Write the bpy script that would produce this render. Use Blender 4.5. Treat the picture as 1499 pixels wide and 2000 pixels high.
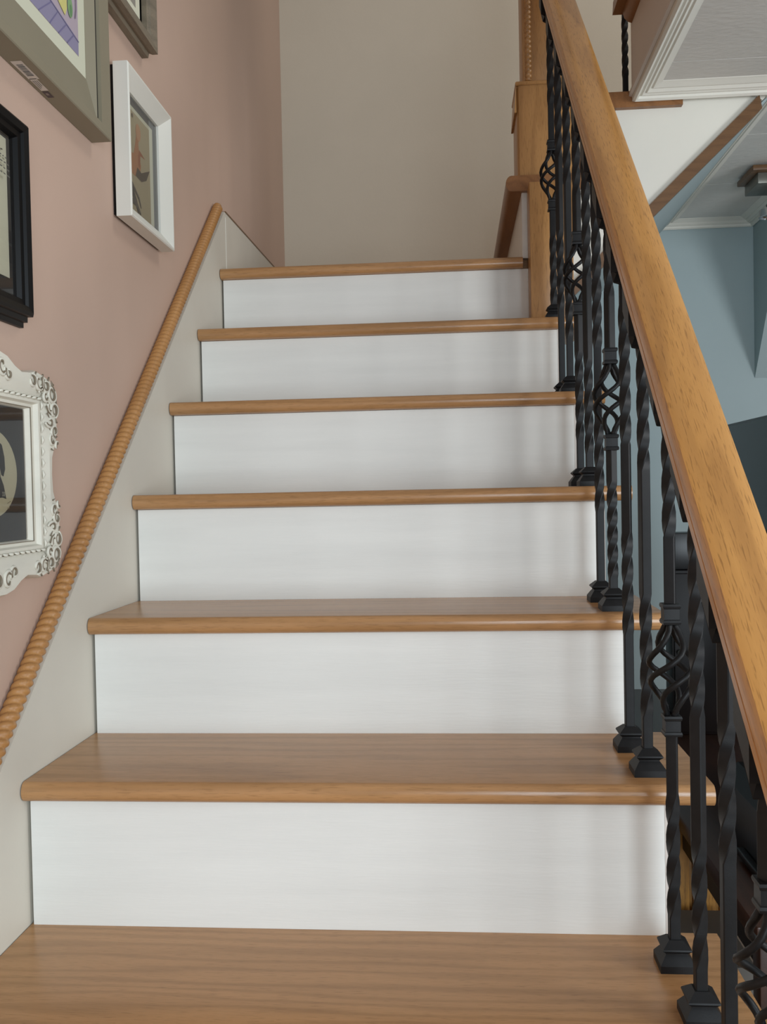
import bpy, bmesh, math, random
from mathutils import Matrix, Vector
for o in list(bpy.data.objects): bpy.data.objects.remove(o)
scene = bpy.context.scene
COL = scene.collection
random.seed(7)
PI = math.pi

# ------------------------------------------------------------------ camera, world, lights, exposure
F, YAW, PITCH, ROLL = 1788.43, 0.0790, -0.0230, 0.0203
cam_d = bpy.data.cameras.new('camera'); cam = bpy.data.objects.new('camera', cam_d); COL.objects.link(cam)
R = Matrix.Rotation(YAW, 3, 'Z') @ Matrix.Rotation(PITCH, 3, 'X') @ Matrix.Rotation(ROLL, 3, 'Y')
right, fwd, up = R.col[0], R.col[1], R.col[2]
M = Matrix((( right[0], up[0], -fwd[0]), (right[1], up[1], -fwd[1]), (right[2], up[2], -fwd[2]))).to_4x4()
M.translation = (0.5707, -1.1776, 0.5716)
cam.matrix_world = M
cam_d.sensor_fit = 'VERTICAL'; cam_d.sensor_height = 24.0; cam_d.sensor_width = 18.0
cam_d.lens = F*24.0/2000.0
cam_d.clip_start = 0.02; cam_d.clip_end = 60
scene.camera = cam

w = bpy.data.worlds.new('world'); scene.world = w; w.use_nodes = True
w.node_tree.nodes['Background'].inputs[0].default_value = (0.80, 0.90, 1.0, 1)
w.node_tree.nodes['Background'].inputs[1].default_value = 0.30

def area_light(name, loc, target, sx, sy, power, col):
    d = bpy.data.lights.new(name, 'AREA'); d.shape = 'RECTANGLE'; d.size = sx; d.size_y = sy
    d.energy = power; d.color = col
    o = bpy.data.objects.new(name, d); COL.objects.link(o); o.location = loc
    o.rotation_euler = (Vector(target)-Vector(loc)).to_track_quat('-Z', 'Y').to_euler()
    return o
# daylight through the living-room window on the right, behind the photographer
area_light('window_light_right', (3.6, -1.0, 0.80), (0.6, 1.0, 1.05), 0.9, 1.3, 50, (0.95, 0.98, 1.0))
# daylight from an unseen window behind the photographer
area_light('window_light_front', (1.25, -2.3, 0.55), (0.45, 0.2, 0.25), 1.1, 1.2, 41, (0.81, 0.92, 1.0))
# daylight from the upstairs hall
area_light('window_light_upstairs', (2.3, 0.6, 3.2), (0.6, 2.1, 1.6), 0.8, 0.8, 16, (1.0, 0.93, 0.82))

vs = scene.view_settings
vs.view_transform = 'Standard'; vs.look = 'None'; vs.gamma = 1.0; vs.use_curve_mapping = False
vs.exposure = 0.0

# ------------------------------------------------------------------ materials
def lin(c):
    f = lambda v: v/12.92 if v <= 0.04045 else ((v+0.055)/1.055)**2.4
    return (f(c[0]/255), f(c[1]/255), f(c[2]/255), 1)
def base_mat(name, rough=0.5, metal=0.0, spec=0.5):
    m = bpy.data.materials.new(name); m.use_nodes = True
    b = m.node_tree.nodes['Principled BSDF']
    b.inputs['Roughness'].default_value = rough; b.inputs['Metallic'].default_value = metal
    b.inputs['Specular IOR Level'].default_value = spec
    return m, m.node_tree, b
def plain(name, rgb, rough=0.5, metal=0.0, spec=0.5):
    m, nt, b = base_mat(name, rough, metal, spec); b.inputs['Base Color'].default_value = lin(rgb); return m
def noise_node(nt, vec, scale, detail=4, rough=0.55):
    n = nt.nodes.new('ShaderNodeTexNoise'); n.inputs['Scale'].default_value = scale
    n.inputs['Detail'].default_value = detail; n.inputs['Roughness'].default_value = rough
    if vec is not None: nt.links.new(vec, n.inputs['Vector'])
    return n
def mapped(nt, scale):
    tc = nt.nodes.new('ShaderNodeTexCoord'); mp = nt.nodes.new('ShaderNodeMapping')
    mp.inputs['Scale'].default_value = scale; nt.links.new(tc.outputs['Object'], mp.inputs['Vector'])
    return mp.outputs['Vector']
def ramp(nt, fac, stops):
    r = nt.nodes.new('ShaderNodeValToRGB'); e = r.color_ramp.elements
    e[0].position, e[0].color = stops[0]; e[1].position, e[1].color = stops[-1]
    for p, c in stops[1:-1]:
        x = e.new(p); x.color = c
    nt.links.new(fac, r.inputs['Fac']); return r.outputs['Color']
def mix(nt, kind, fac, a, b):
    n = nt.nodes.new('ShaderNodeMix'); n.data_type = 'RGBA'; n.blend_type = kind
    if isinstance(fac, float): n.inputs[0].default_value = fac
    else: nt.links.new(fac, n.inputs[0])
    for s, v in ((6, a), (7, b)):
        if isinstance(v, tuple): n.inputs[s].default_value = v
        else: nt.links.new(v, n.inputs[s])
    return n.outputs[2]
def bump(nt, b, h, strength, dist=0.002):
    n = nt.nodes.new('ShaderNodeBump'); n.inputs['Strength'].default_value = strength
    n.inputs['Distance'].default_value = dist
    nt.links.new(h, n.inputs['Height']); nt.links.new(n.outputs['Normal'], b.inputs['Normal'])
def paint(name, rgb, rough=0.6, var=0.06, bumpy=0.25, bscale=220, stretch=(1, 1, 1)):
    m, nt, b = base_mat(name, rough, 0, 0.35)
    v = mapped(nt, stretch)
    n1 = noise_node(nt, v, 3.5, 5); c = lin(rgb); d = tuple(x*(1-var*2) for x in c[:3])+(1,)
    col = ramp(nt, n1.outputs['Fac'], [(0.3, d), (0.65, c)])
    nt.links.new(col, b.inputs['Base Color'])
    n2 = noise_node(nt, v, bscale, 3); bump(nt, b, n2.outputs['Fac'], bumpy, 0.001)
    return m
def oak(name, light, dark, axis='x', rough=0.32, pores=0.55, figure=1.0):
    """Oak: cathedral figure and short dark pores along the given axis."""
    m, nt, b = base_mat(name, rough, 0, 0.5)
    s = {'x': (1, 9, 9), 'y': (9, 1, 9), 'z': (9, 9, 1)}[axis]
    v = mapped(nt, s)
    n1 = noise_node(nt, v, 2.2*figure, 5, 0.6); n1.inputs['Distortion'].default_value = 0.9
    wv = nt.nodes.new('ShaderNodeTexWave'); wv.wave_type = 'RINGS'; wv.rings_direction = {'x': 'X', 'y': 'Y', 'z': 'Z'}[axis]
    wv.inputs['Scale'].default_value = 1.6; wv.inputs['Distortion'].default_value = 15; wv.inputs['Detail'].default_value = 3
    wv.inputs['Detail Scale'].default_value = 0.8
    nt.links.new(v, wv.inputs['Vector'])
    L, D = lin(light), lin(dark)
    mid = tuple((a*0.65+c*0.35) for a, c in zip(L, D))
    c1 = ramp(nt, n1.outputs['Fac'], [(0.30, mid), (0.62, L)])
    c2 = mix(nt, 'MIX', 0.27, c1, ramp(nt, wv.outputs['Fac'], [(0.0, D), (0.6, L)]))
    s2 = {'x': (24, 340, 340), 'y': (340, 24, 340), 'z': (340, 340, 24)}[axis]
    v2 = mapped(nt, s2); n2 = noise_node(nt, v2, 2.0, 2, 0.5)
    pm = ramp(nt, n2.outputs['Fac'], [(0.56, (0, 0, 0, 1)), (0.68, (1, 1, 1, 1))])
    rgb2 = nt.nodes.new('ShaderNodeMath'); rgb2.operation = 'MULTIPLY'; rgb2.inputs[1].default_value = pores
    nt.links.new(pm, rgb2.inputs[0])
    c3 = mix(nt, 'MIX', rgb2.outputs[0], c2, tuple(x*0.8 for x in D[:3])+(1,))
    nt.links.new(c3, b.inputs['Base Color'])
    bump(nt, b, n2.outputs['Fac'], 0.12, 0.0006)
    return m
def iron(name, rgb, rough):
    m, nt, b = base_mat(name, rough, 0.0, 0.3)
    v = mapped(nt, (1, 1, 1)); n = noise_node(nt, v, 60, 3)
    nt.links.new(ramp(nt, n.outputs['Fac'], [(0.3, lin(rgb)), (0.8, lin(tuple(c+9 for c in rgb)))]), b.inputs['Base Color'])
    n2 = noise_node(nt, v, 700, 2); bump(nt, b, n2.outputs['Fac'], 0.15, 0.0005)
    return m
def glass(name):
    m = bpy.data.materials.new(name); m.use_nodes = True; nt = m.node_tree; nt.nodes.clear()
    out = nt.nodes.new('ShaderNodeOutputMaterial'); mx = nt.nodes.new('ShaderNodeMixShader')
    t = nt.nodes.new('ShaderNodeBsdfTransparent'); g = nt.nodes.new('ShaderNodeBsdfGlossy'); g.inputs['Roughness'].default_value = 0.02
    f = nt.nodes.new('ShaderNodeFresnel'); f.inputs['IOR'].default_value = 1.45
    nt.links.new(f.outputs[0], mx.inputs[0]); nt.links.new(t.outputs[0], mx.inputs[1]); nt.links.new(g.outputs[0], mx.inputs[2])
    nt.links.new(mx.outputs[0], out.inputs['Surface']); return m

M_PINK = paint('pink_wall_paint', (197, 169, 152), 0.55, 0.02, 0.25, 90)
M_CREAM = paint('cream_wall_paint', (216, 206, 188), 0.6, 0.02, 0.35, 80)
M_BLUE = paint('blue_wall_paint', (163, 178, 180), 0.6, 0.02, 0.2, 90)
M_SKIRT = paint('cream_skirt_paint', (206, 200, 187), 0.5, 0.03, 0.3, 60)
M_RISER = paint('white_riser_paint', (235, 235, 230), 0.42, 0.03, 0.22, 40, (0.7, 6, 9))
M_WHITE = paint('white_trim_paint', (228, 226, 216), 0.5, 0.02, 0.15, 80)
M_CEIL = paint('ceiling_paint', (224, 223, 218), 0.75, 0.03, 0.9, 45, (1, 2.2, 1))
M_STRINGER = paint('stringer_paint', (216, 208, 200), 0.5, 0.03, 0.2, 60)
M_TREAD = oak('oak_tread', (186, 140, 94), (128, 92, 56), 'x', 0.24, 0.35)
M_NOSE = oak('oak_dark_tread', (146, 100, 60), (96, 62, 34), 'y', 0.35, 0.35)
M_RAIL = oak('oak_handrail', (199, 144, 79), (126, 80, 36), 'x', 0.34, 0.5)
M_POST = oak('oak_newel', (178, 132, 80), (124, 84, 44), 'z', 0.36, 0.45)
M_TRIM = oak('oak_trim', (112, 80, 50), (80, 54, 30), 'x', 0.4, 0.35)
M_ROPE = oak('oak_rope_moulding', (180, 130, 76), (132, 88, 48), 'x', 0.42, 0.3)
M_IRON = iron('black_iron', (19, 19, 20), 0.5)
M_GREYFRAME = paint('olive_grey_frame_paint', (140, 132, 112), 0.5, 0.03, 0.1, 60)
M_WHITEFRAME = paint('white_frame_paint', (226, 224, 214), 0.4, 0.03, 0.15, 90, (1, 1, 0.2))
M_BLACK = plain('black_lacquer', (8, 7, 7), 0.45, 0, 0.25)
M_DARKGREY = plain('dark_grey_mat_board', (52, 54, 54), 0.7)
M_GREYSPACER = plain('grey_spacer', (104, 106, 106), 0.6)
M_PAPER = plain('cream_paper', (214, 212, 190), 0.8)
M_MAT = plain('pale_mat_board', (208, 208, 186), 0.8)
M_WEATHER = oak('weathered_grey_wood', (128, 116, 98), (84, 74, 62), 'y', 0.6, 0.4)
M_ORNATE = paint('antiqued_white_plaster', (226, 222, 208), 0.45, 0.06, 0.2, 60, (3, 1, 6))
M_GLAZE = plain('brown_antique_glaze', (128, 116, 98), 0.6)
M_GLASS = glass('picture_glass')
M_DARKWOOD = oak('dark_brown_wood', (62, 36, 24), (34, 18, 12), 'y', 0.35, 0.3)
M_HUTCH = plain('espresso_wood', (20, 11, 8), 0.45, 0, 0.3)
M_GOLDWOOD = oak('golden_brown_carved_wood', (190, 136, 60), (104, 66, 26), 'z', 0.45, 0.6, 3)
M_SCREEN = plain('dark_screen_glass', (22, 26, 28), 0.18)
M_PLASTIC = plain('black_plastic', (14, 14, 15), 0.35)
M_GREYBIN = plain('grey_plastic', (104, 100, 94), 0.55)
M_METAL = plain('brushed_grey_metal', (120, 118, 110), 0.35, 0.7)
M_CHROME = plain('chrome', (190, 190, 190), 0.12, 1.0)
M_FLOOR = oak('tan_floor_boards', (150, 118, 86), (110, 80, 54), 'y', 0.35, 0.4)  # tan kept light so the floor bounces light up to the ceiling
M_LABEL = plain('white_sticker', (214, 206, 196), 0.6)

# ------------------------------------------------------------------ object helpers
def tag(o, label=None, cat=None, group=None, kind=None):
    if label: o['label'] = label
    if cat: o['category'] = cat
    if group: o['group'] = group
    if kind: o['kind'] = kind
    return o
ORIGIN = {}
def thing(name, loc, label, cat, group=None, kind=None):
    o = bpy.data.objects.new(name, None); o.empty_display_size = 0.05; o.location = loc; COL.objects.link(o)
    ORIGIN[o.name] = Vector(loc)
    return tag(o, label, cat, group, kind)
def link(name, me, mat, parent=None, mats=None):
    """Links a mesh given in world coordinates; its parent may be a thing or a part."""
    o = bpy.data.objects.new(name, me); COL.objects.link(o)
    for m in (mats or [mat]): 
        if m.name not in me.materials: me.materials.append(m)
    ORIGIN[o.name] = Vector((0, 0, 0))
    if parent:
        o.parent = parent; o.matrix_parent_inverse = parent_inv(parent)
    return o
def parent_inv(p):
    mw = Matrix.Translation(ORIGIN[p.name]) if p.type == 'EMPTY' else WORLD.get(p.name, Matrix.Identity(4))
    return mw.inverted()
WORLD = {}
def place(o, m):
    """World matrix for a mesh built in local coordinates."""
    WORLD[o.name] = m
    o.matrix_basis = m
    return o
def from_bm(bm, smooth=False, name='mesh'):
    bmesh.ops.recalc_face_normals(bm, faces=bm.faces)
    me = bpy.data.meshes.new(name); bm.to_mesh(me); bm.free()
    if smooth:
        for p in me.polygons: p.use_smooth = True
    return me
def auto_smooth(me, angle=40):
    for p in me.polygons: p.use_smooth = True
    bm = bmesh.new(); bm.from_mesh(me)
    for e in bm.edges:
        if len(e.link_faces) == 2 and e.calc_face_angle(0) > math.radians(angle): e.smooth = False
    bm.to_mesh(me); bm.free()
    return me
def bm_box(bm, x0, x1, y0, y1, z0, z1, bevel=0.0, seg=2):
    vs_ = [bm.verts.new((x, y, z)) for x in (x0, x1) for y in (y0, y1) for z in (z0, z1)]
    idx = [(0, 1, 3, 2), (4, 6, 7, 5), (0, 4, 5, 1), (2, 3, 7, 6), (0, 2, 6, 4), (1, 5, 7, 3)]
    fs = [bm.faces.new([vs_[i] for i in f]) for f in idx]
    if bevel:
        es = list({e for f in fs for e in f.edges})
        bmesh.ops.bevel(bm, geom=es, offset=bevel, segments=seg, affect='EDGES', profile=0.5)
def box(name, x0, x1, y0, y1, z0, z1, mat, parent=None, bevel=0.0, seg=2):
    bm = bmesh.new(); bm_box(bm, x0, x1, y0, y1, z0, z1, bevel, seg)
    return link(name, auto_smooth(from_bm(bm)) if bevel else from_bm(bm), mat, parent)
def prism_bm(bm, poly, axis, a, b):
    def P(u, v, t): return {'x': (t, u, v), 'y': (u, t, v), 'z': (u, v, t)}[axis]
    A = [bm.verts.new(P(u, v, a)) for u, v in poly]; B = [bm.verts.new(P(u, v, b)) for u, v in poly]
    n = len(poly)
    bm.faces.new(A); bm.faces.new(B[::-1])
    for i in range(n): bm.faces.new((A[i], B[i], B[(i+1) % n], A[(i+1) % n]))
def prism(name, poly, axis, a, b, mat, parent=None, bevel=0.0, smooth=True):
    bm = bmesh.new(); prism_bm(bm, poly, axis, a, b)
    if bevel:
        es = [e for e in bm.edges if e.calc_face_angle(0) > 0.7]
        bmesh.ops.bevel(bm, geom=es, offset=bevel, segments=2, affect='EDGES', profile=0.5)
    me = from_bm(bm)
    if smooth: auto_smooth(me, 35)
    return link(name, me, mat, parent)
def tube_bm(bm, pts, rad, n=8, flat=1.0, axis=None):
    """Round tube through the points (radius a number or a list)."""
    pts = [Vector(p) for p in pts]; rings = []
    for i, p in enumerate(pts):
        t = (pts[min(i+1, len(pts)-1)]-pts[max(i-1, 0)]).normalized()
        u = t.cross(Vector(axis) if axis else (Vector((0, 0, 1)) if abs(t.z) < 0.9 else Vector((1, 0, 0)))).normalized(); v = t.cross(u)
        r = rad[i] if isinstance(rad, (list, tuple)) else rad
        rings.append([bm.verts.new(p+u*r*math.cos(2*PI*k/n)+v*r*flat*math.sin(2*PI*k/n)) for k in range(n)])
    for a, b in zip(rings, rings[1:]):
        for k in range(n): bm.faces.new((a[k], a[(k+1) % n], b[(k+1) % n], b[k]))
    bm.faces.new(rings[0][::-1]); bm.faces.new(rings[-1])
def lathe_bm(bm, prof, cx, cy, n=24, axis='z', c3=0):
    rings = []
    for r, h in prof:
        ring = []
        for k in range(n):
            a = 2*PI*k/n; u, v = r*math.cos(a), r*math.sin(a)
            ring.append(bm.verts.new({'z': (cx+u, cy+v, h), 'x': (h, cx+u, cy+v), 'y': (cx+u, h, cy+v)}[axis]))
        rings.append(ring)
    for a, b in zip(rings, rings[1:]):
        for k in range(n): bm.faces.new((a[k], a[(k+1) % n], b[(k+1) % n], b[k]))
    bm.faces.new(rings[0][::-1]); bm.faces.new(rings[-1])
def square_rings(prof, shear=0.0):
    """Stack of square sections (half width, z); used for baluster shoes and collars."""
    bm = bmesh.new(); rings = []
    for h, z in prof:
        rings.append([bm.verts.new((sx*h, sy*h, z+shear*sy*h)) for sx, sy in ((-1, -1), (1, -1), (1, 1), (-1, 1))])
    for a, b in zip(rings, rings[1:]):
        for k in range(4): bm.faces.new((a[k], a[(k+1) % 4], b[(k+1) % 4], b[k]))
    bm.faces.new(rings[0][::-1]); bm.faces.new(rings[-1])
    es = [e for e in bm.edges if abs(e.verts[0].co.z-e.verts[1].co.z) > 1e-5 and e.calc_face_angle(0) > 0.5]
    bmesh.ops.bevel(bm, geom=es, offset=0.0012, segments=2, affect='EDGES', profile=0.5)
    return auto_smooth(from_bm(bm), 30)

# ------------------------------------------------------------------ measures of the stair
RY = [-0.230, -0.004, 0.228, 0.441, 0.670, 0.891, 1.107]      # riser faces 0..6
TZ = [0.0, 0.1962, 0.3809, 0.5729, 0.7612, 0.9491, 1.1373]    # tread tops 0..6
WID = lambda y: 0.8271-0.0275*y                                 # right end of the risers
TT, NOSE = 0.0262, 0.0187
XW, XS = -0.035, -0.009                                         # pink wall, face of the skirt board
YB = 2.145                                                      # back wall
YF = 2.235                                                      # far wall of the room on the right
ZF = -0.76
ZC = 1.506                                                      # ceiling of the room on the right
DIAG = lambda x: 1.0715+0.957*(x-0.865)                         # underside line of the upper flight
SLOPE = 0.9672
RAILX = lambda y: 0.818-0.014*y
RAILZ = lambda y: 0.790+SLOPE*y                                 # underside of the handrail

# ------------------------------------------------------------------ structure: walls, floor, ceiling
def struct(o, label=None): o['kind'] = 'structure'; return tag(o, label)
struct(box('wall_left', XW-0.10, XW, -3.6, YB+0.1, ZF-0.05, 3.4, M_PINK), 'dusty pink plaster wall hung with pictures left of the stairs')
bl = [(-0.0349, 0.9), (0.80, 0.9)] + [(x, DIAG(x)-0.02) for x in (0.83, 1.28)] + [(1.29, 1.55), (1.29, 1.70), (4.0, 1.70), (4.0, 3.4), (-0.0349, 3.4)]
struct(prism('wall_back', bl, 'y', YB, YB+0.08, M_CREAM, smooth=False), 'cream plaster wall behind the landing')
struct(box('wall_far', 0.8005, 4.0, YF, YF+0.08, ZF-0.05, 1.62, M_BLUE), 'grey blue wall of the room beyond the railing')
# blue partition coming out of the far right corner, its lower edge sloping up towards the room
part = [(YF-0.0005, 0.952), (YF-0.0005, 1.518), (1.62, 1.518), (1.62, 1.49), (1.95, 1.40)]
struct(prism('wall_right', part, 'x', 1.656, 1.73, M_BLUE, smooth=False), 'grey blue partition with a sloping lower edge in the far right corner')
struct(box('floor', -0.03, 4.0, -3.6, YF, ZF-0.05, ZF, M_FLOOR), 'tan wooden floor of the lower room')

# ceiling of the room on the right: painted panels with raised joints, edged by stepped mouldings
ceil = thing('ceiling', (1.6, 0.5, ZC), 'white textured ceiling panels of the lower room', None, kind='structure')
del ceil['label']; ceil['label'] = 'white textured ceiling panels of the lower room'
def ceiling_panels(x0, x1, ys):
    for a, b in zip(ys, ys[1:]):
        box('ceiling_panel', x0, x1, a+0.0015, b-0.0015, ZC+0.012, ZC+0.03, M_CEIL, ceil, 0.0012, 1)
ceiling_panels(1.03, 2.6, [-1.0, -0.29, 0.12, 0.53, 0.94, 1.085])
ceiling_panels(1.26, 2.6, [1.126, 1.40, 1.81, YF-0.0005])
box('backing', 1.03, 2.6, -1.0, 1.09, ZC+0.031, ZC+0.06, M_CEIL, ceil)
box('backing', 1.20, 2.6, 1.126, YF-0.0005, ZC+0.031, ZC+0.06, M_CEIL, ceil)
CROWN = [(0.0, -0.016), (0.006, -0.020), (0.012, -0.016), (0.014, -0.010), (0.020, -0.012), (0.026, -0.008), (0.030, -0.010), (0.038, -0.003),
         (0.042, -0.005), (0.052, 0.000), (0.060, 0.003), (0.062, 0.006), (0.0, 0.006)]
def crown(name, p0, p1, inward, m0=0, m1=0, label=None):
    """Stepped ceiling moulding from p0 to p1, growing towards 'inward', mitred by m0 / m1 at its ends."""
    p0, p1, n = Vector(p0), Vector(p1), Vector(inward)
    t = (p1-p0).normalized(); bm = bmesh.new()
    A = [bm.verts.new((p0.x+n.x*u+t.x*u*m0, p0.y+n.y*u+t.y*u*m0, ZC+0.008+v)) for u, v in CROWN]
    B = [bm.verts.new((p1.x+n.x*u-t.x*u*m1, p1.y+n.y*u-t.y*u*m1, ZC+0.008+v)) for u, v in CROWN]
    k = len(CROWN); bm.faces.new(A); bm.faces.new(B[::-1])
    for i in range(k): bm.faces.new((A[i], B[i], B[(i+1) % k], A[(i+1) % k]))
    return struct(link(name, auto_smooth(from_bm(bm), 20), M_WHITE), label)
crown('trim_1', (1.012, -1.0, 0), (1.012, 1.093, 0), (1, 0, 0), 0, 1, 'white stepped moulding along the open edge of the ceiling')
crown('trim_2', (1.012, 1.093, 0), (2.6, 1.093, 0), (0, -1, 0), 1, 0, 'white stepped moulding across the near ceiling')
crown('trim_3', (1.318, 1.115, 0), (1.318, YF, 0), (1, 0, 0), 0, 1, 'white moulding beside the sloping soffit')
crown('trim_4', (1.318, YF, 0), (1.656, YF, 0), (0, -1, 0), 1, 1, 'white stepped moulding on top of the blue wall')
crown('trim_5', (1.656, YF, 0), (1.656, 1.62, 0), (-1, 0, 0), 1, 0, 'white moulding above the blue partition')
struct(prism('trim_10', [(1.0045, ZC+0.004), (1.0115, ZC+0.002), (1.0115, ZC+0.020), (1.0075, ZC+0.0185), (1.0055, ZC+0.013)], 'y', -1.0, 1.095, M_STRINGER), 'cream bead along the foot of the upper floor edge')
# fascia of the upper floor, with an oak nosing along its top
struct(box('wall_fascia', 1.0118, 1.03, -1.0, 1.094, ZC+0.0142, 1.72, M_STRINGER), 'cream edge of the upper floor beside the stairwell')
struct(prism('trim_6', [(0.968, 1.704), (1.06, 1.704), (1.06, 1.745), (0.982, 1.745), (0.970, 1.735)], 'y', -1.0, 1.09, M_NOSE), 'oak nosing on the edge of the upper floor')
struct(prism('trim_7', [(0.990, 1.704), (0.994, 1.690), (1.003, 1.681), (1.0115, 1.678), (1.0115, 1.704)], 'y', -1.0, 1.08, M_NOSE), 'oak cove moulding under the upper floor nosing')
struct(box('floor_upper', 1.06, 2.6, -1.0, 1.09, 1.70, 1.735, M_FLOOR), 'wooden floor of the upper storey')

# ------------------------------------------------------------------ skirt board and rope moulding on the left wall
SK = lambda y: 0.2975+0.8808*y
sk = [(-1.1, SK(-1.1)), (1.155, SK(1.135)), (1.17, SK(1.135)), (YB, 1.318), (YB, 1.05), (1.2, 1.0), (-0.1, -0.25), (-1.1, -1.2)]
skirt = struct(prism('baseboard_left', sk, 'x', XW, XS, M_SKIRT, smooth=False), 'cream painted stair skirt board on the pink wall')
joint = box('joint_bead', XS-0.002, XS+0.0008, 1.163, 1.166, 1.14, 1.285, M_WHITE, skirt)
capl = prism('trim_8', [(1.166, SK(1.135)), (YB, 1.318), (YB, 1.3225), (1.166, SK(1.135)+0.0045)], 'x', XW, XS+0.001, M_TRIM); struct(capl, 'thin brown bead on top of the landing skirt board')
def rope_mesh(length, rad, pitch, strands, nring=14, per=7):
    bm = bmesh.new(); n = int(length/pitch*per*1.0); rings = []
    for i in range(n+1):
        s = length*i/n; tw = PI*s/pitch*2/strands*1.0
        ring = []
        for k in range(nring):
            a = 2*PI*k/nring
            lob = abs(math.cos(strands/2*(a-tw)))
            r = rad*(0.66+0.34*lob**0.75)
            ring.append(bm.verts.new((s, r*math.cos(a), r*math.sin(a))))
        rings.append(ring)
    for a, b in zip(rings, rings[1:]):
        for k in range(nring): bm.faces.new((a[k], b[k], b[(k+1) % nring], a[(k+1) % nring]))
    bm.faces.new(rings[0]); bm.faces.new(rings[-1][::-1])
    return from_bm(bm, True)
def along(p0, p1):
    t = (Vector(p1)-Vector(p0)).normalized(); side = Vector((0, 0, 1)).cross(t)
    side = side.normalized() if side.length > 1e-4 else Vector((1, 0, 0)); upv = t.cross(side)
    m = Matrix((( t.x, side.x, upv.x), (t.y, side.y, upv.y), (t.z, side.z, upv.z))).to_4x4(); m.translation = Vector(p0); return m
ra, rb = Vector((-0.022, -0.55, SK(-0.55)+0.004)), Vector((-0.022, 1.140, SK(1.140)+0.002))
rope = link('trim_9', rope_mesh((rb-ra).length, 0.0134, 0.0136, 2), M_ROPE); place(rope, along(ra, rb))
struct(rope, 'twisted oak rope moulding along the top of the skirt board')

# ------------------------------------------------------------------ lower staircase
stair = thing('staircase', (0.4, 0.3, ZF), 'straight oak staircase with white painted risers rising to the landing', 'staircase')
def tread_profile(yn, yb, zt):
    pr = [(yb, zt-TT), (yb, zt)]; r = TT/2; n = 9
    for i in range(n+1):
        a = PI/2+PI*i/n; pr.append((yn+r*0.8+r*0.8*math.cos(a), zt-r+r*math.sin(a)))
    return pr
for i in range(-3, 7):
    if i < 0: rf = RY[0]+0.226*i; zt = 0.19*i; nxt = rf+0.226
    else: rf = RY[i]; zt = TZ[i]; nxt = RY[i+1] if i < 6 else YB
    xr = 0.8271+0.0586-0.0275*rf
    if i == 6: xr = 0.745
    tr = prism('tread', tread_profile(rf-NOSE, nxt+(0.008 if i < 6 else -0.001), zt), 'x', XS+0.0015, xr, M_TREAD, stair, 0.0)
    if i == 6:
        tr['label'] = 'oak landing board at the top of the lower flight'
        box('tread_end', 0.745, 0.83, 1.125, YB-0.002, zt-TT, zt-0.002, M_TREAD, stair)
    zb = TZ[i-1] if i > 0 else zt-0.19
    rs = box('riser', XS+0.0045, WID(rf), rf, rf+0.014, zb-TT+0.001, zt-TT-0.0004, M_RISER, stair, 0.0008, 1)
# outer stringer with the saw-tooth line of the steps
def stringer_poly():
    top = []
    for i in range(-2, 7):
        rf = RY[i] if i >= 0 else RY[0]+0.226*i
        zt = TZ[i] if i >= 0 else 0.19*i
        zp = (TZ[i-1] if i > 0 else zt-0.19)-TT
        top += [(rf, zp), (rf, zt-TT)]
    top.append((1.11, TZ[6]-TT))
    return top+[(1.11, 0.80), (0.98, 0.66), (-0.40, -0.66), (-0.68, -0.66)]
o = prism('stringer', stringer_poly(), 'x', 0.0, 0.014, M_STRINGER, stair, smooth=False)
sh = Matrix.Identity(4); sh[0][1] = -0.0275; sh[0][3] = 0.8271      # follows the slightly tapering run
o.data.transform(sh)

# ------------------------------------------------------------------ iron balusters and handrail
rail = thing('stair_railing', (0.82, 0.3, ZF), 'oak handrail on black twisted iron balusters right of the lower flight', 'railing')
HP = [(-0.0255, 0.0), (-0.0260, 0.0100), (-0.0235, 0.0125), (-0.0232, 0.0145), (-0.0282, 0.0185), (-0.0292, 0.0240), (-0.0290, 0.0330),
      (-0.0270, 0.0390), (-0.0210, 0.0425), (-0.0100, 0.0438), (0, 0.0440)]
HP = HP+[(-u, v) for u, v in HP[-2::-1]]
y0, y1 = -1.0, 1.118
a3, b3 = Vector((RAILX(y0), y0, RAILZ(y0))), Vector((RAILX(y1), y1, RAILZ(y1)))
L = (b3-a3).length; bm = bmesh.new()
prism_bm(bm, [(-u, v) for u, v in HP], 'x', 0, L)
hr = link('handrail', auto_smooth(from_bm(bm), 28), M_RAIL, rail); place(hr, along(a3, b3))

BAR = 0.00635
def shaft_mesh(z0, z1, twists, gap=None):
    """Square bar from z0 to z1; 'twists' = (za, zb, turns) sections; 'gap' leaves the basket open."""
    bm = bmesh.new(); zs = {z0, z1}
    for a, b, t in twists:
        n = max(4, int(abs(t)*16)); zs |= {a+(b-a)*i/n for i in range(n+1)}
    segs = [(z0, z1)] if not gap else [(z0, gap[0]), (gap[1], z1)]
    for lo, hi in segs:
        zz = sorted({lo, hi} | {z for z in zs if lo < z < hi}); rings = []
        for z in zz:
            ang = sum(t*2*PI*min(max((z-a)/(b-a), 0), 1) for a, b, t in twists)
            c, s = math.cos(ang), math.sin(ang)
            ring = []
            e = BAR-0.0011
            for x, y in ((-BAR, -e), (-e, -BAR), (e, -BAR), (BAR, -e), (BAR, e), (e, BAR), (-e, BAR), (-BAR, e)):
                ring.append(bm.verts.new((x*c-y*s, x*s+y*c, z)))
            rings.append(ring)
        for p, q in zip(rings, rings[1:]):
            for k in range(8): bm.faces.new((p[k], p[(k+1) % 8], q[(k+1) % 8], q[k]))
        bm.faces.new(rings[0][::-1]); bm.faces.new(rings[-1])
    return auto_smooth(from_bm(bm), 32)
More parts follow.
